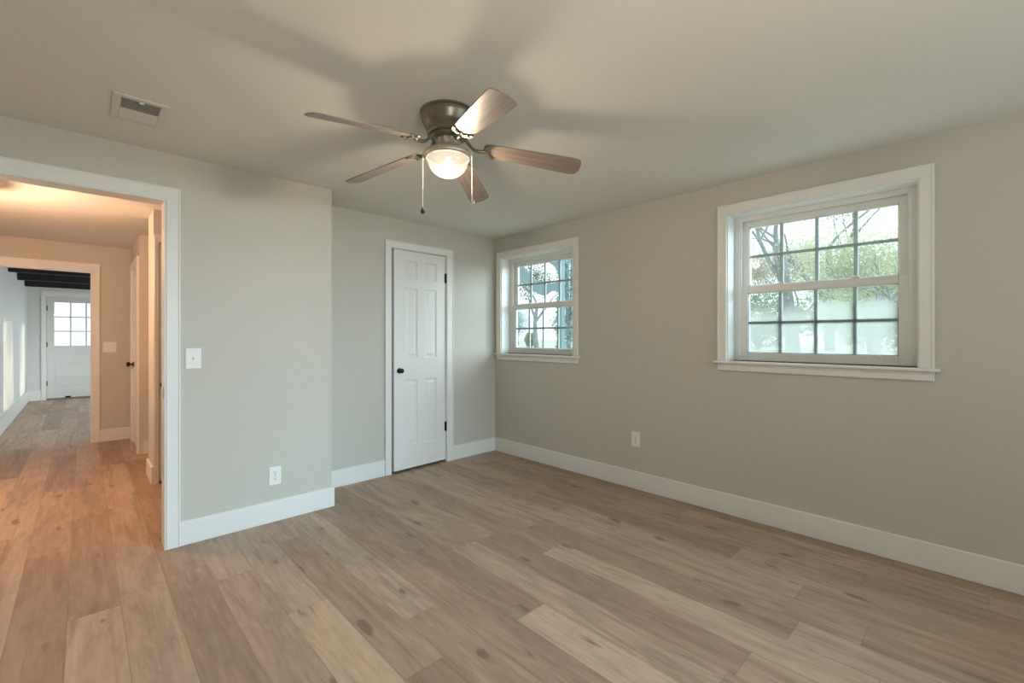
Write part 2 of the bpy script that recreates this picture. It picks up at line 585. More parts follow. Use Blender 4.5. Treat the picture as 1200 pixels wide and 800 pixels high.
# hall
HX = 0.435
D1, D2, D3 = 4.86, 5.26, 6.18
struct(MB().box(-1.07, -0.95, YL + .12, HALL_END, 0, ZC), 'wall_hall_left', M_HALLW, 'left wall of the hall', 'wall')
struct(wall_mesh(MB(), 'x', HX, 1.30, D1, D1 + .11, 0, ZC, [(0.470, 1.18, 0, 2.055)]), 'wall_hall_near', M_HALLW,
       'short hall wall holding the half-hidden white door', 'wall')
struct(MB().box(HX, HX + .11, D1 + .11, D2, 0, ZC), 'wall_hall_stub', M_HALLW, 'narrow wall stub on the right of the hall', 'wall')
struct(MB().box(HX + .11, 1.9, D2 - .11, D2, 0, ZC), 'wall_corridor_near', M_HALLW, 'near side of the side passage', 'wall')
struct(MB().box(HX, 1.9, D3, D3 + .06, 0, ZC), 'wall_corridor_far', M_HALLW, 'far side of the side passage', 'wall')
struct(MB().box(1.9, 2.0, D2 - .11, D3 + .06, 0, ZC), 'wall_corridor_end', M_HALLW, 'end of the side passage', 'wall')
struct(wall_mesh(MB(), 'y', D3 + .06, HALL_END, HX, HX + .11, 0, ZC, [(6.275, 6.985, 0, 2.045)]), 'wall_hall_right', M_HALLW,
       'right wall of the hall with the white panelled door', 'wall')
struct(MB().box(XCORN - .03, XCORN + .0, 4.6, D1 + .11, 0, ZC), 'wall_hall_side', M_HALLW, 'side of the hall behind the closet', 'wall')
struct(MB().box(HX + .3, HX + .36, D3 + .06, HALL_END, 0, ZC), 'wall_cupboard', M_HALLW, 'back of the hall cupboard', 'wall')
struct(wall_mesh(MB(), 'x', -1.07, FAR_R, HALL_END, HALL_END + .12, 0, ZC, [(HO[0], HO[1], 0, HO[2])]), 'wall_hall_end', M_HALLW,
       'end wall of the hall around the wide cased opening', 'wall')
# far room
struct(MB().box(FAR_L - .12, FAR_L, HALL_END + .12, FAR_END, 0, 2.305), 'wall_far_left', M_FARW,
       'pale left wall of the far room with sunlight on it', 'wall')
struct(wall_mesh(MB(), 'x', FAR_L - .12, FAR_R + .15, FAR_END, FAR_END + .14, 0, 2.305, [(-.515, .405, 0, 2.055)]), 'wall_far_end', M_FARW,
       'pale wall around the glazed far door', 'wall')
struct(wall_mesh(MB(), 'y', HALL_END + .12, FAR_END, FAR_R, FAR_R + .15, 0, 2.305,
                 [(7.75, 9.05, .75, 2.0), (9.55, 10.75, .75, 2.0), (11.75, 12.65, .75, 2.0)]), 'wall_far_right', M_FARW,  # nearest opening added to let light onto the far left wall
       'far room wall with three window openings, one added for light', 'wall')


# ------------------------------------------------------------------ baseboards
def baseboard(name, x0, x1, y0, y1, label, h=0.145):
    struct(MB().box(x0, x1, y0, y1, 0, h, 0.003), name, M_TRIM, label, 'baseboard')


BT = 0.016
baseboard('baseboard_right', XR - BT, XR, YR, YB - BT, 'long white baseboard under both windows')
baseboard('baseboard_left', DW[1] + .075, XCORN + BT, YL - BT, YL, 'white baseboard under the outlet by the hall doorway')
baseboard('baseboard_return', XCORN, XCORN + BT, YL, YB, 'white baseboard on the short return')
baseboard('baseboard_back_1', XCORN + BT, CL[0] - .064, YB - BT, YB, 'white baseboard between outer corner and closet door')
baseboard('baseboard_back_2', CL[1] + .076, XR, YB - BT, YB, 'short white baseboard between closet door and room corner')
baseboard('baseboard_hall_end', HO[1] + .066, HX, HALL_END - BT, HALL_END, 'cream baseboard at the end of the hall')
baseboard('baseboard_hall_stub', HX - BT, HX, D1 + .004, D2, 'cream baseboard around the narrow hall wall stub')
baseboard('baseboard_corridor', HX + .03, 1.9, D3 - BT, D3, 'cream baseboard in the side passage')
baseboard('baseboard_far_left', FAR_L, FAR_L + BT, HALL_END + .12, FAR_END, 'tall white baseboard under the sunlit far wall', 0.2)
baseboard('baseboard_far_end', FAR_L + BT, -.515 - .075, FAR_END - BT, FAR_END, 'white baseboard left of the glazed far door', 0.2)


# ------------------------------------------------------------------ door casings
def casing(mb, x0, x1, top, wl, wr, wt, th=0.018):
    """flat boards around an opening, in the frame where the wall face is y=0 and the room is at -y"""
    mb.box(x0 - wl, x0, -th, 0, 0, top, 0.002)
    mb.box(x1, x1 + wr, -th, 0, 0, top, 0.002)
    mb.box(x0 - wl, x1 + wr, -th, 0, top, top + wt, 0.002)
    # slim raised bead on the outer edge
    b = 0.008
    mb.box(x1 + wr - b, x1 + wr + .001, -th - .004, -.001, 0.001, top + wt + .001, 0.0015)
    mb.box(x0 - wl - .001, x0 - wl + b, -th - .004, -.001, 0.001, top + wt + .001, 0.0015)
    mb.box(x0 - wl, x1 + wr, -th - .0035, -.002, top + wt - b, top + wt + .0015, 0.0015)
    return mb


def jambs(mb, x0, x1, top, d0, d1, t=0.02, stop=None):
    mb.box(x0, x0 + t, d0, d1, 0, top)
    mb.box(x1 - t, x1, d0, d1, 0, top)
    mb.box(x0 + t, x1 - t, d0, d1, top - t, top)
    if stop:
        s0, s1 = stop
        mb.box(x0 + t, x0 + t + .011, s0, s1, 0, top - t)
        mb.box(x1 - t - .011, x1 - t, s0, s1, 0, top - t)
        mb.box(x0 + t, x1 - t, s0, s1, top - t - .011, top - t)
    return mb


# hall doorway of the bedroom (casing reveals the jamb edge)
tr1 = empty('trim_1', (0, YL, 0), 0, 'white casing and jamb around the open doorway to the hall', 'door frame', None, 'structure')
casing(MB(), DW[0] - .008, DW[1] + .010, DW[2] + .005, .066, .066, .073).build('casing', M_TRIM, tr1)
jambs(MB(), DW[0] - .016, DW[1] + .018, DW[2] + .014, -0.013, .122, .016).build('jamb', M_TRIM, tr1)
casing(MB(), DW[0] - .008, DW[1] + .010, DW[2] + .005, .066, .066, .073).xform(Matrix.Translation((0, .12, 0)) @ Matrix.Scale(-1, 4, (0, 1, 0))).build('hall_casing', M_TRIM, tr1)
sp = MB().box(DW[1] + .0008, DW[1] + .0024, .004, .034, .888, .955, 0.0006)
sp.build('strike_plate', M_STEEL, tr1)

# cased opening at the end of the hall
tr2 = empty('trim_2', (0, HALL_END, 0), 0, 'cream casing around the wide opening at the end of the hall', 'door frame', None, 'structure')
casing(MB(), HO[0], HO[1], HO[2], .066, .066, .085).build('casing', M_TRIM, tr2)
jambs(MB(), HO[0], HO[1] + .001, HO[2] + .001, -.002, .122, .015).build('jamb', M_TRIM, tr2)


# ------------------------------------------------------------------ panel doors
def panel_leaf(x0, x1, z0, z1, cols, rows, th=0.035):
    """moulded door slab: front face at y=0, sunk panels with raised centres"""
    mb = MB()
    rec = 0.010
    holes = [(c0, c1, r0, r1) for c0, c1 in cols for r0, r1 in rows]
    us = sorted({x0, x1, *[v for c in cols for v in c]})
    zs = sorted({z0, z1, *[v for r in rows for v in r]})
    bm = mb.bm

    def quad(pts):
        bm.faces.new([bm.verts.new(p) for p in pts])

    for i in range(len(us) - 1):
        for j in range(len(zs) - 1):
            a, b, c, d = us[i], us[i + 1], zs[j], zs[j + 1]
            if any(abs(h[0] - a) < 1e-6 and abs(h[2] - c) < 1e-6 for h in holes):
                # ovolo slope, sunk flat, raised field
                steps = [(0, 0), (.009, rec), (.022, rec), (.042, .003)]
                for (o0, d0), (o1, d1) in zip(steps[:-1], steps[1:]):
                    A = [(a + o0, d0, c + o0), (b - o0, d0, c + o0), (b - o0, d0, d - o0), (a + o0, d0, d - o0)]
                    B = [(a + o1, d1, c + o1), (b - o1, d1, c + o1), (b - o1, d1, d - o1), (a + o1, d1, d - o1)]
                    for k in range(4):
                        quad([A[k], A[(k + 1) % 4], B[(k + 1) % 4], B[k]])
                o1, d1 = steps[-1]
                quad([(a + o1, d1, c + o1), (b - o1, d1, c + o1), (b - o1, d1, d - o1), (a + o1, d1, d - o1)])
            else:
                quad([(a, 0, c), (b, 0, c), (b, 0, d), (a, 0, d)])
    quad([(x0, th, z0), (x0, th, z1), (x1, th, z1), (x1, th, z0)])
    quad([(x0, 0, z0), (x0, 0, z1), (x0, th, z1), (x0, th, z0)])
    quad([(x1, 0, z0), (x1, th, z0), (x1, th, z1), (x1, 0, z1)])
    quad([(x0, 0, z0), (x0, th, z0), (x1, th, z0), (x1, 0, z0)])
    quad([(x0, 0, z1), (x1, 0, z1), (x1, th, z1), (x0, th, z1)])
    bmesh.ops.remove_doubles(bm, verts=bm.verts[:], dist=1e-5)
    return mb


def knob_mesh(x, z, y0=0.0, k=1.0):
    mb = MB()
    prof = [(0.0, 0), (.031, 0), (.031, -.005), (.026, -.009), (.011, -.012), (.010, -.030), (.018, -.036), (.027, -.046),
            (.028, -.055), (.024, -.063), (.013, -.068), (0, -.069)]
    prof = [(r * k, h * k) for r, h in prof]
    n = 28
    mb.rings([[(x + max(r, 1e-4) * math.cos(2 * PI * i / n), y0 + h, z + max(r, 1e-4) * math.sin(2 * PI * i / n)) for i in range(n)] for r, h in prof])
    return mb


def hinge_mesh(x, z, h=.09, y0=-.004):
    mb = MB()
    for k in range(5):
        a = z - h / 2 + k * h / 5
        mb.tube([(x, y0, a + .0006), (x, y0, a + h / 5 - .0006)], .0075, 12)
    mb.tube([(x, y0, z - h / 2 - .005), (x, y0, z - h / 2)], [.004, .0075], 12)
    mb.tube([(x, y0, z + h / 2), (x, y0, z + h / 2 + .005)], [.0075, .004], 12)
    mb.box(x - .016, x + .012, y0 + .003, y0 + .0055, z - h / 2, z + h / 2)
    return mb


# closet door
d1 = empty('door_1', (0, YB, 0), 0, 'white six-panel closet door with a black knob in the recessed wall', 'door', None, 'structure')
casing(MB(), CL[0], CL[1], CL[2], .062, .076, .062).build('casing', M_TRIM, d1)
jambs(MB(), CL[0] - .002, CL[1] + .002, CL[2] + .002, -.003, .112, .006).build('jamb', M_TRIM, d1)
lf = panel_leaf(2.048, 2.634, .024, 2.056, [(2.160, 2.302), (2.384, 2.526)], [(.235, .85), (1.055, 1.71), (1.80, 1.965)])
AJAR = Matrix.Translation((2.640, 0, 0)) @ Matrix.Rotation(R(2.6), 4, 'Z') @ Matrix.Translation((-2.640, 0, 0))   # stands a finger's width open
lf.xform(AJAR @ Matrix.Translation((0, .002, 0))).build('door_leaf', M_DOOR, d1)
kb = knob_mesh(2.104, .942, .002, .8).xform(AJAR).build('knob', M_BLACK, d1, True)
for z in (1.84, .355):
    hinge_mesh(2.640, z).build('hinge', M_BLACK, d1, True)

# hall door in the short wall, mostly hidden by the doorway
d2 = empty('door_2', (0, D1, 0), 0, 'half-hidden white door with a dark knob just beyond the bedroom doorway', 'door', None, 'structure')
casing(MB(), .470, 1.18, 2.055, .030, .066, .066).build('casing', M_TRIM, d2)
panel_leaf(.475, 1.175, .02, 2.048, [(.59, .77), (.88, 1.06)], [(.235, .85), (1.055, 1.71), (1.80, 1.965)]).xform(
    Matrix.Translation((0, .004, 0))).build('door_leaf', M_DOOR, d2)
jambs(MB(), .468, 1.182, 2.057, 0, .11, .004, (.042, .06)).build('jamb', M_TRIM, d2)
knob_mesh(.512, .84, .004).build('knob', M_BLACK, d2, True)

# closed door in the hall's right wall: local x runs along world y, local -y faces world -x
d3 = empty('door_3', (HX, 6.63, 0), R(-90), 'white hall door seen edge-on with two dark hinges and a black knob', 'door', None, 'structure')
casing(MB(), -.355, .355, 2.045, .058, .085, .07).build('casing', M_TRIM, d3)
panel_leaf(-.35, .35, .015, 2.04, [(-.23, -.05), (.05, .23)], [(.235, .85), (1.055, 1.71), (1.80, 1.965)]).xform(
    Matrix.Translation((0, .003, 0))).build('door_leaf', M_DOOR, d3)
jambs(MB(), -.357, .357, 2.047, 0, .11, .005, (.042, .06)).build('jamb', M_TRIM, d3)
knob_mesh(-.29, .93, .003).build('knob', M_BLACK, d3, True)
for z in (1.82, .36):
    hinge_mesh(.352, z).build('hinge', M_BLACK, d3, True)

# glazed far door
d4 = empty('door_4', (0, FAR_END, 0), 0, 'white half-glazed door with nine panes at the end of the far room', 'door', None, 'structure')
casing(MB(), -.515, .405, 2.055, .07, .07, .10).build('casing', M_TRIM, d4)
jambs(MB(), -.517, .407, 2.057, 0, .14, .004, (.052, .075)).build('jamb', M_TRIM, d4)
MB().box(-.515, .405, 0.0, .14, 0, .031, .004).build('threshold', M_STEEL, d4)
gx0, gx1, gz0, gz1 = -.405, .285, 1.075, 1.94
mb = MB()
th = .044
mb.box(-.508, gx0, .006, .006 + th, .03, 2.05).box(gx1, .398, .006, .006 + th, .03, 2.05)
mb.box(gx0, gx1, .006, .006 + th, gz1, 2.05).box(gx0, gx1, .006, .006 + th, .03, .12)
mb.box(gx0, gx1, .006, .006 + th, .93, gz1 - (gz1 - gz0))
mb.box(gx0, gx1, .020, .046, .12, .93)
zz = [.12, .28, .44, .71, .93]
for a, b in zip(zz[:-1], zz[1:]):
    mb.box(gx0, gx1, .009, .03, a + .003, b - .003, .004)
mb.build('door_leaf', M_FARW, d4)
mb = MB()
pw, ph = (gx1 - gx0) / 3, (gz1 - gz0) / 3
for k in (1, 2):
    mb.box(gx0 + k * pw - .013, gx0 + k * pw + .013, .008, .048, gz0, gz1)
    mb.box(gx0, gx1, .0085, .0475, gz0 + k * ph - .013, gz0 + k * ph + .013)
mb.build('muntin', M_FARW, d4)
MB().box(gx0, gx1, .026, .029, gz0, gz1).build('glass', M_GLASS, d4)
for z in (1.82, 1.1, .33):
    hinge_mesh(-.512, z).build('hinge', M_BLACK, d4, True)
MB().box(-.25, -.17, -.02, .006, .03, .06, .004).build('kick_stop', M_BLACK, d4)

# ------------------------------------------------------------------ windows: local x runs along world -y, local y points outdoors


def fog_pane(x0, x1, z0, z1, y, cols, rows, fogfn, res=22):
    """one pane sheet as a fine grid with a 'fog' attribute"""
    mb = MB()
    nx, nz = cols * res, rows * res
    vv = [[mb.bm.verts.new((x0 + (x1 - x0) * i / nx, y, z0 + (z1 - z0) * j / nz)) for i in range(nx + 1)] for j in range(nz + 1)]
    for j in range(nz):
        for i in range(nx):
            mb.bm.faces.new((vv[j][i], vv[j][i + 1], vv[j + 1][i + 1], vv[j + 1][i]))
    vals = [fogfn(i / res, j / res) for j in range(nz + 1) for i in range(nx + 1)]
    return mb, vals


def window(name, hole, label, fogged):
    y0, y1, z0, z1 = hole
    wd = y1 - y0
    h = wd / 2
    root = empty(name, (XR, (y0 + y1) / 2, 0), R(-90), label, 'window', None, 'structure')
    c = .060
    mb = MB()
    th = .018
    mb.box(-h - c, -h, -th, 0, z0, z1, .002).box(h, h + c, -th, 0, z0, z1, .002)
    mb.box(-h - c, h + c, -th, 0, z1, z1 + .064, .002)
    b = .01
    mb.box(-h - c - .001, -h - c + b, -th - .004, -.001, z0, z1 + .065, .0015).box(h + c - b, h + c + .001, -th - .004, -.001, z0, z1 + .065, .0015)
    mb.box(-h - c, h + c, -th - .0035, -.002, z1 + .064 - b, z1 + .0655, .0015)
    mb.build('window_casing', M_TRIM, root)
    MB().box(-h - c - .022, h + c + .022, -.042, .0, z0 - .018, z0, .005, 2).box(-h, h, -.005, .12, z0 - .018, z0).build('window_stool', M_TRIM, root)
    MB().box(-h - c, h + c, -.016, 0, z0 - .070, z0 - .018, .003).box(-h - c - .001, h + c + .001, -.020, -.001, z0 - .034, z0 - .0175, .003).build('window_apron', M_TRIM, root)
    # jamb liner boards of the deep reveal
    t = .008
    MB().box(-h, -h + t, -.004, .12, z0, z1).box(h - t, h, -.004, .12, z0, z1).box(-h + t, h - t, -.004, .12, z1 - t, z1).build('jamb_liner', M_TRIM, root)
    # vinyl frame
    D = .112
    f = .046
    mb = MB()
    mb.box(-h, -h + f, D, WT + .01, z0, z1, .002).box(h - f, h, D, WT + .01, z0, z1, .002)
    mb.box(-h + f, h - f, D, WT + .01, z1 - .04, z1, .002).box(-h + f, h - f, D, WT + .01, z0, z0 + .012, .002)
    # track lips
    for s in (-1, 1):
        mb.box(min(s * (h - f), s * (h - f - .012)), max(s * (h - f), s * (h - f - .012)), D + .004, D + .010, z0 + .012, z1 - .04)
    mb.build('window_frame', M_VINYL, root)
    zm = z0 + .51      # centre line of the meeting rails
    gl = h - .098

    def sash(nm, d0, d1, zb, zt, gb, gt, mat_glass, fn):
        s = MB()
        e = h - f - .001
        s.box(-e, -gl, d0, d1, zb, zt, .003).box(gl, e, d0, d1, zb, zt, .003)
        s.box(-gl, gl, d0, d1, gt, zt, .003).box(-gl, gl, d0, d1, zb, gb, .003)
        # glazing bead
        q = .007
        s.box(-gl, -gl + q, d0 + .006, d1, gb, gt).box(gl - q, gl, d0 + .006, d1, gb, gt)
        s.box(-gl, gl, d0 + .006, d1, gb, gb + q).box(-gl, gl, d0 + .006, d1, gt - q, gt)
        so = s.build(nm, M_VINYL, root)
        m = MB()
        mid = (d0 + d1) / 2
        for k in (1, 2, 3):
            x = -gl + 2 * gl * k / 4
            m.box(x - .011, x + .011, mid - .004, mid + .004, gb, gt)
        zc = (gb + gt) / 2
        m.box(-gl, gl, mid - .0045, mid + .0035, zc - .010, zc + .010)
        m.build('grille', M_GRID, so)
        pane, vals = fog_pane(-gl, gl, gb, gt, mid - .007, 4, 2, fn)
        po = pane.build('glass', mat_glass, so, False, False)
        at = po.data.attributes.new('fog', 'FLOAT', 'POINT')
        at.data.foreach_set('value', vals)
        return so

    def smooth(a, b, x):
        t = min(1, max(0, (x - a) / (b - a)))
        return t * t * (3 - 2 * t)

    def fog_lower(u, v):
        # condensation grows towards the bottom; in the two columns nearer the camera it sits as rounded patches
        base = .72 * (1 - smooth(.95, 2.05, v))
        cx = min(int(u), 3)
        fx = u - cx
        if cx >= 2:
            for top in (.86, 1.66):
                if top - .9 < v <= top + .2:
                    r = .30
                    dx = max(0, abs(fx - .42) - .50 + r) / r
                    dv = max(0, v - (top - r)) / r
                    d = math.sqrt(dx * dx + dv * dv)
                    base += .24 * (1 - smooth(.70, 1.20, d))
        return base

    clear = lambda u, v: 0.0
    lo = sash('lower_sash', D + .008, D + .030, z0 + .012, zm + .018, z0 + .056, zm - .030, M_FOG if fogged else M_GLASS,
              fog_lower if fogged else clear)
    up = sash('upper_sash', D + .036, D + .058, zm - .018, z1 - .040, zm + .020, z1 - .083, M_GLASS, clear)
    for s in (-.5, .5):
        lk = MB()
        lk.box(s * gl * 1.0 - .028, s * gl * 1.0 + .028, D + .006, D + .026, zm + .018, zm + .024, .002)
        lk.box(s * gl - .012, s * gl + .022, D + .010, D + .022, zm + .024, zm + .033, .003)
        lk.build('sash_lock', M_VINYL, lo)
    return root


window('window_1', W1, 'smaller-looking white sash window beside the room corner and closet', False)
window('window_2', W2, 'large near white sash window with fogged lower panes', True)


# ------------------------------------------------------------------ switch plates and outlets (local -y faces the room)
def plate(mb, w_, h_, t=.006):
    mb.box(-w_ / 2, w_ / 2, -t, 0, -h_ / 2, h_ / 2, .0025, 2)
    return mb


def outlet(loc, rz, label):
    r = empty('wall_outlet', loc, rz, label, 'outlet')
    plate(MB(), .076, .122).build('cover_plate', M_PLATE, r)
    for s in (-1, 1):
        zc = s * .0205
        poly = []
        for k in range(24):
            a = 2 * PI * k / 24
            poly.append((.0172 * max(-1, min(1, 1.25 * math.cos(a))) * .98, zc + .0145 * max(-1, min(1, 1.15 * math.sin(a)))))
        mb = MB().prism(poly, .004, .0078, Matrix.Rotation(R(90), 4, 'X'))
        f_ = mb.build('socket', M_PLATE, r)
        sl = MB()
        sl.box(-.0085, -.006, -.0084, -.0074, zc, zc + .0085).box(.006, .0082, -.0084, -.0074, zc, zc + .007)
        n = 12
        sl.rings([[(.0032 * math.cos(2 * PI * i / n), y, zc - .006 + .0032 * math.sin(2 * PI * i / n)) for i in range(n)] for y in (-.0084, -.0074)])
        sl.build('slots', M_SLOT, f_)
    n = 12
    MB().rings([[(.003 * math.cos(2 * PI * i / n), y, .003 * math.sin(2 * PI * i / n)) for i in range(n)] for y in (-.0072, -.005)]).build('screw', M_STEEL, r)
    return r


def switch(loc, rz, label, w_=.079, toggles=(0,)):
    r = empty('light_switch', loc, rz, label, 'light switch')
    plate(MB(), w_, .124).build('cover_plate', M_PLATE, r)
    for x in toggles:
        t = MB()
        t.box(x - .0052, x + .0052, -.0075, -.005, -.012, .012, .0008)
        t.rings([[(x + sx * a, y, z + sz * b) for sx, sz in ((-1, -1), (1, -1), (1, 1), (-1, 1))] for a, b, y, z in
                 ((.0042, .0075, -.006, -.001), (.0038, .005, -.018, .006))])
        t.build('toggle', M_PLATE, r)
        for z in (-.030, .030):
            n = 10
            MB().rings([[(x + .0028 * math.cos(2 * PI * i / n), y, z + .0028 * math.sin(2 * PI * i / n)) for i in range(n)] for y in (-.0068, -.005)]).build('screw', M_PLATE, r)
    return r


switch((.488, YL, 1.122), 0, 'white single light switch beside the bedroom doorway casing')
outlet((.946, YL, .309), 0, 'white outlet low on the wall between doorway and outer corner')
outlet((XR, 1.963, .408), R(-90), 'white outlet low on the long wall between the two windows')
switch((.236, HALL_END, 1.13), 0, 'wide cream switch plate at the end of the hall', .122, (-.023, .023))

# ------------------------------------------------------------------ ceiling vent
vt = empty('air_vent', (.1975, 2.795, ZC), 0, 'cream metal air register in the ceiling near the hall doorway', 'air vent')
mb = MB()
hx, hy = .101, .152
ix, iy = .070, .121
mb.box(-hx, -ix, -hy, hy, -.007, 0, .002).box(ix, hx, -hy, hy, -.007, 0, .002)
mb.box(-ix, ix, -hy, -iy, -.007, 0, .002).box(-ix, ix, iy, hy, -.007, 0, .002)
mb.box(-ix, ix, -.004, .004, -.007, 0)
mb.build('vent_frame', M_VENT, vt)
MB().box(-ix, ix, -iy, iy, -.0012, -.0002).build('duct', M_DUCT, vt)
for half, sgn in ((-1, 1), (1, -1)):
    for k in range(8):
        yc = half * (.011 + k * .0142)
        s = MB()
        s.box(-ix, ix, -.0065, .0065, -.0005, .0005)
        s.xform(Matrix.Translation((0, yc, -.0055)) @ Matrix.Rotation(R(34) * sgn, 4, 'X'))
        s.build('slat', M_VENT, vt)
MB().box(-.010, .010, -iy - .003, -iy + .012, -.012, -.006, .002).build('lever', M_VENT, vt)

# ------------------------------------------------------------------ ceiling fan
FC = (1.283, 1.788)
fan = empty('ceiling_fan', (FC[0], FC[1], ZC), 0, 'flush ceiling fan with five grey-brown wood blades and a lit glass bowl', 'ceiling fan')
MB().lathe([(.02, 0), (.130, 0), (.133, -.004), (.133, -.010), (.127, -.013), (.126, -.018), (.131, -.021), (.131, -.027),
            (.128, -.034), (.120, -.058), (.112, -.074), (.106, -.080), (.106, -.084), (.102, -.088), (.102, -.104), (.094, -.112), (.02, -.112)], 64).build(
    'motor_housing', M_PEWTER, fan, True)
# flywheel that carries the blade irons
MB().lathe([(.02, -.108), (.080, -.108), (.084, -.112), (.084, -.124), (.076, -.128), (.02, -.128)], 48).build('flywheel', M_PEWTER, fan, True)
# light kit: fluted neck and pan
mb = MB()
n = 80
prof = [(.040, -.124), (.052, -.126), (.057, -.132), (.055, -.142), (.055, -.158), (.060, -.168), (.074, -.176), (.094, -.183), (.109, -.192), (.115, -.203), (.115, -.214), (.110, -.220), (.102, -.222), (.102, -.214), (.02, -.212)]
rs = []
for i, (r, z) in enumerate(prof):
    fl = .0035 if 2 <= i <= 5 else 0
    rs.append([((r + fl * math.cos(10 * 2 * PI * k / n)) * math.cos(2 * PI * k / n), (r + fl * math.cos(10 * 2 * PI * k / n)) * math.sin(2 * PI * k / n), z) for k in range(n)])
mb.rings(rs).build('light_fitter', M_FITTER, fan, True)

MB().lathe([(.02, -.2125), (.1015, -.2125), (.1015, -.2155), (.02, -.2155)], 40).build('glare_disc', M_INNER, fan, True)  # added dark disc under the pan, dims the glare inside the bowl
# frosted bowl, open at the top
gm, gnt, gb_ = new_mat('frosted_bowl_glass')
gnt.nodes.remove(gb_)
_tr = N(gnt, 'ShaderNodeBsdfTransparent', inputs={'Color': (1, .97, .92, 1)})
_em = N(gnt, 'ShaderNodeEmission', inputs={'Color': (1.0, .86, .64, 1)})
_gl = N(gnt, 'ShaderNodeBsdfGlossy', inputs={'Roughness': .15})
_tc2 = N(gnt, 'ShaderNodeTexCoord')
# the frosted glass glows most where the bulb sits close behind it
_ds = N(gnt, 'ShaderNodeVectorMath', operation='DISTANCE')
_ds.inputs[1].default_value = (0, 0, -.272)
_mr = N(gnt, 'ShaderNodeMapRange', interpolation_type='SMOOTHSTEP', inputs={'From Min': .035, 'From Max': .10, 'To Min': 2.2, 'To Max': .70})
gnt.links.new(_tc2.outputs['Object'], _ds.inputs[0])
gnt.links.new(_ds.outputs['Value'], _mr.inputs['Value'])
gnt.links.new(_mr.outputs[0], _em.inputs['Strength'])
_m1 = N(gnt, 'ShaderNodeMixShader', inputs={'Fac': .65})
_m2 = N(gnt, 'ShaderNodeMixShader', inputs={'Fac': .03})
gnt.links.new(_tr.outputs[0], _m1.inputs[1])
gnt.links.new(_em.outputs[0], _m1.inputs[2])
gnt.links.new(_m1.outputs[0], _m2.inputs[1])
gnt.links.new(_gl.outputs[0], _m2.inputs[2])
gnt.links.new(_m2.outputs[0], gnt.nodes['Material Output'].inputs['Surface'])
prof = [(.100, -.216), (.0985, -.226)]
for k in range(1, 13):
    a = PI / 2 * k / 12
    prof.append((.0985 * math.cos(a), -.226 - .086 * math.sin(a)))
MB().lathe(prof, 56, cap0=False, cap1=False).build('glass_bowl', gm, fan, True)

# bulb
em, ent, eb = new_mat('lit_bulb')
eb.inputs['Base Color'].default_value = (1, .9, .75, 1)
eb.inputs['Emission Color'].default_value = (1.0, .86, .62, 1)
eb.inputs['Emission Strength'].default_value = 6.0
MB().lathe([(.004, -.213), (.013, -.214), (.013, -.226), (.022, -.238), (.026, -.250), (.024, -.262), (.016, -.272), (.001, -.276)], 24).build('bulb', em, fan, True)
add_light('fan_bulb_light', 'POINT', (FC[0], FC[1], ZC - .254), FAN_BULB, (1.0, .845, .63), None, shadow_soft_size=.036)

PH, DROOP, PITCH = 3.145, 0.126, -0.2703
for k in range(5):
    a = PH + k * 2 * PI / 5
    # blade frame: local x along the blade, y across, z up
    er = Vector((math.cos(a), math.sin(a), 0))
    et = Vector((-math.sin(a), math.cos(a), 0))
    up = Vector((0, 0, 1))
    ex = er * math.cos(DROOP) - up * math.sin(DROOP)
    u2 = er * math.sin(DROOP) + up * math.cos(DROOP)
    ey = et * math.cos(PITCH) + u2 * math.sin(PITCH)
    ez = ex.cross(ey)
    mtx = Matrix((ex, ey, ez)).transposed().to_4x4()
    mtx.translation = Vector((0, 0, 2.195 - ZC))
    # outline: narrow rounded root, gently widening, rounded tip
    top = [(.175, .026), (.185, .041), (.21, .047), (.30, .0505), (.42, .055), (.55, .0595), (.625, .061), (.645, .058), (.657, .050), (.664, .034), (.667, .014)]
    poly = [(r, -w_) for r, w_ in top] + [(r, w_) for r, w_ in reversed(top)]
    bl = MB().prism(poly, -.003, .003, None, .0012)
    bo = bl.build('blade', M_BLADE, fan)
    bo.matrix_local = mtx
    # blade iron: S-shaped arm, then a crescent plate under the blade root
    ir = MB()
    inv = mtx.inverted()
    p0 = inv @ (er * .076 + Vector((0, 0, -.118)))
    arm = []
    for i in range(13):
        t = i / 12
        p1, p2, p3 = Vector((.112, 0, .018)), Vector((.112, 0, -.030)), Vector((.182, 0, -.010))
        arm.append(p0 * (1 - t) ** 3 + p1 * 3 * t * (1 - t) ** 2 + p2 * 3 * t * t * (1 - t) + p3 * t ** 3)
    ir.tube(arm, [.0095 - .0025 * math.sin(PI * i / 12) for i in range(13)], 10)
    cres = []
    for i in range(17):
        q = -PI / 2 * 1.12 + PI * 1.12 * i / 16
        cres.append((.222 - .050 * math.cos(q), .050 * math.sin(q)))
    for i in range(17):
        q = PI / 2 * 1.05 - PI * 1.05 * i / 16
        cres.append((.226 - .030 * math.cos(q), .036 * math.sin(q)))
    ir.prism(cres, -.0105, -.0035)
    for yy in (-.017, 0, .017):
        ir.tube([(.180, yy * .7, -.0075), (.200, yy * 1.2, -.0085), (.214, yy * 1.35, -.0075)], .0034, 6)
    for yy in (-.034, 0, .034):
        ir.lathe([(.001, -.0150), (.006, -.0140), (.007, -.011), (.007, -.0034)], 10, (.206 if yy else .186, yy, 0))
    io = ir.build('blade_iron', M_PEWTER, fan, True)
    io.matrix_local = mtx

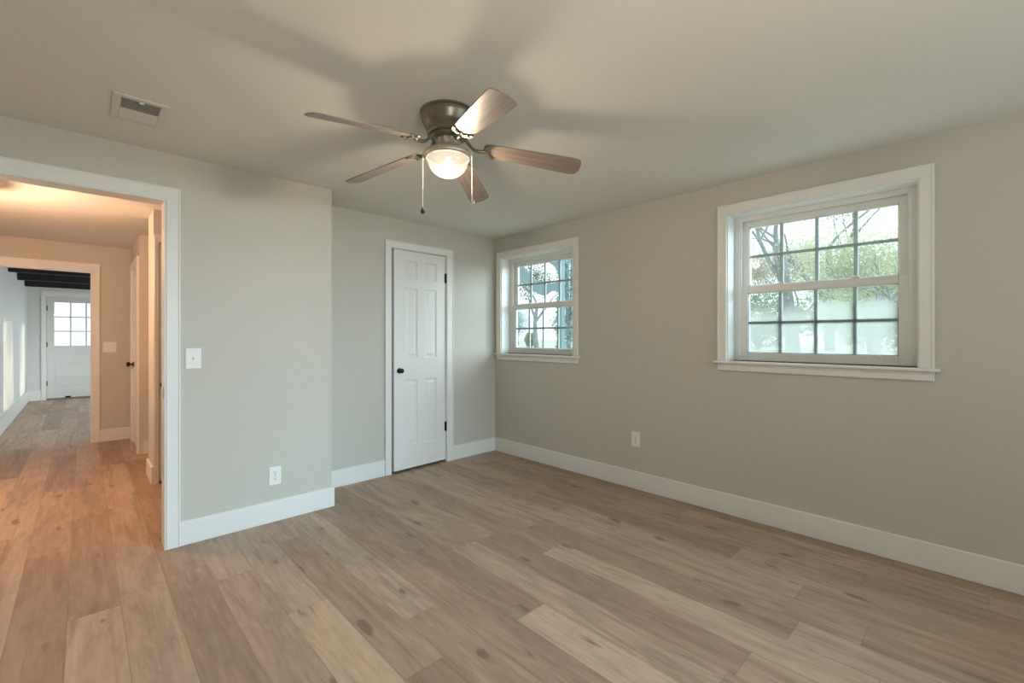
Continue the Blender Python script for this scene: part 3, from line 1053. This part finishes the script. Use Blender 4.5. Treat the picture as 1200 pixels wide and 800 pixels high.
# pull chains
VR = Vector((math.cos(R(-43.8)), math.sin(R(-43.8)), 0))       # across the fan as the room sees it
for s, ln, knob in ((-1, .250, 'drop'), (1, .222, 'hook')):
    c0 = VR * (.1185 * s) + Vector((-.012, -.012, 0)) * 1.0
    mb = MB()
    nb = 46
    for i in range(nb):
        mb.sphere((c0.x, c0.y, -.206 - ln * i / nb), .0019, 6, 4)
    mb.tube([(c0.x * .93, c0.y * .93, -.200), (c0.x, c0.y, -.200), (c0.x, c0.y, -.208)], .0032, 6)
    mb.tube([(c0.x, c0.y, -.206), (c0.x, c0.y, -.206 - ln)], .0009, 5)
    ch = mb.build('pull_chain', M_CHAIN, fan, True)
    zb = -.206 - ln
    if knob == 'drop':
        MB().lathe([(.002, 0), (.004, -.004), (.006, -.012), (.010, -.022), (.0105, -.028), (.008, -.034), (.001, -.037)], 16, (c0.x, c0.y, zb)).build('pull_knob', M_BLACK, ch, True)
    else:
        pts = []
        for i in range(11):
            q = PI * 1.35 * i / 10
            pts.append((c0.x + VR.x * (.006 - .006 * math.cos(q)), c0.y + VR.y * (.006 - .006 * math.cos(q)), zb - .006 - .008 * math.sin(q)))
        MB().tube([(c0.x, c0.y, zb)] + pts, .0018, 6).build('chain_hook', M_CHAIN, ch, True)

# ------------------------------------------------------------------ hall ceiling lamp (just out of view) and its light
hl = empty('hall_ceiling_lamp', (-.70, 4.75, ZC), 0, 'warm flush dome lamp on the hall ceiling', 'ceiling lamp')
MB().lathe([(.02, 0), (.075, 0), (.075, -.012), (.02, -.03), (.008, -.04), (.008, -.22), (.05, -.23), (.15, -.24), (.155, -.25), (.148, -.26), (.02, -.26)], 40).build('lamp_base', M_PEWTER, hl, True)
lm, lnt, lb = new_mat('lit_lamp_dome')
lb.inputs['Base Color'].default_value = (1, .8, .6, 1)
lb.inputs['Emission Color'].default_value = (1, .62, .33, 1)
lb.inputs['Emission Strength'].default_value = 3.0
prof = [(.138, -.26)] + [(.138 * math.cos(PI / 2 * k / 8), -.26 - .07 * math.sin(PI / 2 * k / 8)) for k in range(1, 9)]
MB().lathe(prof, 40).build('lamp_dome', lm, hl, True)
add_light('hall_lamp_light', 'POINT', (-.70, 4.75, ZC - .40), HALL_BULB, (1.0, .62, .40), None, shadow_soft_size=.05)

# ------------------------------------------------------------------ dark beams in the far room
for y, lab in ((9.51, 'dark ceiling beam nearest the hall opening'), (10.77, 'middle dark ceiling beam of the far room'),
               (12.05, 'dark ceiling beam closest to the glazed far door')):
    bmb = MB().box(FAR_L + .002, FAR_R - .002, 0, .11, -.125, 0, .006)
    # a few adze cuts along the lower edge
    o = bmb.build('ceiling_beam', M_BEAM)
    o.location = (0, y, 2.305)
    tag(o, lab, 'beam', 'dark beams across the far ceiling')

# ------------------------------------------------------------------ outdoors
struct(MB().box(3.5, 60, -25, 45, -.6, .82), 'ground', M_GROUND, 'pale yard outside the windows', 'ground')
struct(MB().box(7.6, 40, 7.4, 9.6, .80, .835).xform(Matrix.Translation((0, 0, 0))), 'driveway', M_DRIVE, 'bright concrete drive outside the corner window', 'driveway')


def tree(name, loc, height, trunk_r, label, bark, leafmat, nleaf, leaf, seed, crown=(0.35, 1.0), spread=.45, levels=4, fork=.38, lean=(0, 0), scat=.22, group='trees outside the windows', first=3):
    rng = random.Random(seed)
    root = empty(name, loc, 0, label, 'tree', group)
    mb = MB()
    tips = []

    def grow(p, d, ln, r, lv):
        pts = [p]
        rad = [r]
        n = 5 if lv > 1 else 3
        dd = d.copy()
        for i in range(n):
            dd = (dd + Vector((rng.uniform(-1, 1), rng.uniform(-1, 1), rng.uniform(-.3, .5))) * .16).normalized()
            pts.append(pts[-1] + dd * ln / n)
            rad.append(r * (1 - .45 * (i + 1) / n))
        mb.tube(pts, rad, 7 if lv > 1 else 4)
        if lv <= 2:
            tips.extend(pts[1:])
        if lv <= 0:
            return
        kids = rng.randint(2, 3) if lv < levels else first
        for k in range(kids):
            t = rng.uniform(.55, 1.0) if k else 1.0
            i = min(n, int(t * n))
            az = rng.uniform(0, 2 * PI)
            side = Vector((math.cos(az), math.sin(az), rng.uniform(-.15, .55)))
            nd = (dd * (1 - spread) + side * spread).normalized()
            grow(pts[i], nd, ln * rng.uniform(.55, .8), rad[i] * rng.uniform(.55, .8), lv - 1)

    grow(Vector((0, 0, 0)), Vector((lean[0], lean[1], 1)).normalized(), height * fork, trunk_r, levels)
    mb.build('trunk', bark, root, True)
    lb_ = MB()
    bm = lb_.bm
    for i in range(nleaf):
        p = rng.choice(tips) + Vector((rng.gauss(0, 1), rng.gauss(0, 1), rng.gauss(0, 1))) * scat
        u = Vector((rng.gauss(0, 1), rng.gauss(0, 1), rng.gauss(0, 1))).normalized()
        v = u.orthogonal().normalized()
        s = leaf * rng.uniform(.6, 1.25)
        bm.faces.new([bm.verts.new(p + u * s), bm.verts.new(p + v * s * .5), bm.verts.new(p - u * s), bm.verts.new(p - v * s * .5)])
    lb_.build('foliage', leafmat, root, False, False)
    return root


def bush(name, loc, rx, ry, h, label, mat, n, leaf, seed, group='shrubs outside the windows', cat='shrub', column=False):
    rng = random.Random(seed)
    root = empty(name, loc, 0, label, cat, group)
    st = MB()
    for k in range(7):
        a = rng.uniform(0, 2 * PI)
        st.tube([(0, 0, 0), (rx * .3 * math.cos(a), ry * .3 * math.sin(a), h * .4), (rx * .6 * math.cos(a), ry * .6 * math.sin(a), h * .8)], [.025, .018, .006], 5)
    st.build('stem', M_BARK, root)
    lb_ = MB()
    bm = lb_.bm
    for i in range(n):
        while True:
            q = Vector((rng.uniform(-1, 1), rng.uniform(-1, 1), rng.uniform(-1, 1)))
            if .35 < q.length < 1:
                break
        bumps = 1 + .18 * math.sin(q.x * 7 + seed) * math.sin(q.y * 6 + q.z * 5)
        p = Vector((q.x * rx * bumps, q.y * ry * bumps, h * .52 + q.z * h * .5 * bumps))
        if column:
            zt = rng.random()
            f = min(1, (1 - zt) * 1.8 + .05) / max(.25, math.hypot(q.x, q.y)) * rng.uniform(.45, 1)
            p = Vector((q.x * rx * f, q.y * ry * f, h * zt))
        u = Vector((rng.gauss(0, 1), rng.gauss(0, 1), rng.gauss(0, 1))).normalized()
        v = u.orthogonal().normalized()
        s = leaf * rng.uniform(.6, 1.3)
        bm.faces.new([bm.verts.new(p + u * s), bm.verts.new(p + v * s * .55), bm.verts.new(p - u * s), bm.verts.new(p - v * s * .55)])
    lb_.build('foliage', mat, root, False, False)
    return root


G0 = .82
# the big window's trees
tree('branching_tree', (11.2, 2.80, G0), 7.6, .15, 'grey forked tree trunk behind the large window, second pane from its left', M_BARK, M_LEAF_O, 9000, .030, 5, levels=6, fork=.34, scat=.24)
tree('slender_tree', (16.0, 3.05, G0), 9.0, .14, 'thinner forked grey tree behind the large window, third pane from its left', M_BARK, M_LEAF_O, 5200, .040, 12, levels=5, fork=.34, scat=.2)
tree('leafy_tree', (9.6, 1.15, G0), 4.6, .07, 'pale yellow-green leafy tree filling the large window right panes', M_BARK, M_LEAF_Y, 8500, .032, 8, levels=5, fork=.25, spread=.55, scat=.26)
tree('leafy_tree', (13.4, 1.75, G0), 4.0, .08, 'pale green leafy tree behind the meeting rail of the large window', M_BARK, M_LEAF_P, 8500, .036, 18, levels=5, fork=.24, spread=.55, scat=.28)
tree('bare_tree', (20.5, 6.40, G0), 8.0, .085, 'thin bare-branched tree at the large window left panes', M_BARK, M_LEAF_O, 9500, .042, 31, levels=6, fork=.22, scat=.32, spread=.5)
tree('bare_tree', (29.0, 7.2, G0), 9.5, .12, 'distant thin tree farthest back behind the large window', M_BARK, M_LEAF_P, 9000, .055, 37, levels=5, fork=.25, scat=.35, spread=.5)
bush('hedge_shrub', (17.5, 2.2, G0), 1.3, 1.5, 2.0, 'grey-green shrub low behind the fogged panes', M_LEAF_G, 5200, .06, 3)
bush('hedge_shrub', (16.0, 5.0, G0), 1.3, 1.5, 1.9, 'grey-green shrub low behind the large window left panes', M_LEAF_G, 5200, .06, 4)

# through the corner window
bush('evergreen_tree', (7.85, 6.35, G0), .30, .30, 4.6, 'tall narrow blue-green evergreen at the corner window right edge', M_LEAF_B, 5200, .045, 9, 'trees outside the windows', 'tree', True)
tree('autumn_tree', (13.0, 12.15, G0), 5.6, .11, 'sparse leafy tree above the garden arch in the corner window', M_BARK, M_LEAF_OD, 5200, .05, 21, levels=5, fork=.30, scat=.2)
tree('autumn_tree', (17.0, 17.3, G0), 4.5, .09, 'hazy blue-green tree at the corner window lower left panes', M_BARK, M_LEAF_B2, 9000, .055, 23, levels=5, fork=.15, scat=.4, spread=.5)
bush('hedge_shrub', (13.3, 12.75, G0), .27, .27, .6, 'small yellow shrub at the corner window lower middle panes', M_LEAF_Y, 1500, .05, 14)
bush('hedge_shrub', (36.0, 28.6, G0), 2.2, 2.2, 3.2, 'dark distant shrub at the end of the bright drive', M_LEAF_G, 2600, .14, 15)

# garden arch outside the corner window: posts, scalloped rail and curved bracket, each with real thickness
AX, AY = 6.6, 6.2
arch = empty('garden_arch', (AX, AY, G0), 0, 'weathered teal wooden garden arch with curved rails outside the corner window', 'garden arch')


def board(a, b, x0, x1, n=6):
    """curved board between two outlines of (y, z) points, x0..x1 thick"""
    def fine(p):
        out = []
        for k in range(len(p) - 1):
            p0, p1, p2, p3 = p[max(k - 1, 0)], p[k], p[k + 1], p[min(k + 2, len(p) - 1)]
            for m in range(n):
                t = m / n
                out.append(tuple(.5 * (2 * p1[i] + (p2[i] - p0[i]) * t + (2 * p0[i] - 5 * p1[i] + 4 * p2[i] - p3[i]) * t * t +
                                       (3 * p1[i] - p0[i] - 3 * p2[i] + p3[i]) * t ** 3) for i in (0, 1)))
        out.append(p[-1])
        return [(y - AY, z - G0) for y, z in out]
    mb = MB()
    return mb.rings([[(x0, *p), (x0, *q), (x1, *q), (x1, *p)] for p, q in zip(fine(a), fine(b))])


MB().box(-.05, .05, 5.47 - AY, 5.53 - AY, 0, 2.28, .006).build('post', M_PORCH, arch)
MB().box(-.05, .05, 6.98 - AY, 7.09 - AY, 0, 2.28, .006).build('post', M_PORCH, arch)
low = [(6.98, 2.70), (6.727, 2.554), (6.575, 2.397), (6.378, 2.292), (6.139, 2.135), (5.955, 2.071), (5.798, 2.136), (5.645, 2.133), (5.51, 2.074)]
top = [(6.98, 2.98), (6.651, 2.796), (6.451, 2.614), (6.281, 2.44), (6.093, 2.337), (5.91, 2.287), (5.732, 2.289), (5.602, 2.294), (5.51, 2.301)]
board(low, top, -.03, .03).build('rail', M_PORCH, arch)
board([(5.95, 2.79), (5.91, 2.742), (5.776, 2.676), (5.667, 2.597), (5.592, 2.49), (5.56, 2.307)],
      [(5.95, 2.93), (5.90, 2.93), (5.732, 2.93), (5.581, 2.90), (5.475, 2.80), (5.474, 2.308)], -.03, .03).build('bracket', M_PORCH, arch)
MB().box(-.05, .05, 5.36 - AY, 7.16 - AY, 2.90 - G0, 3.04 - G0, .006).build('top_beam', M_PORCH, arch)
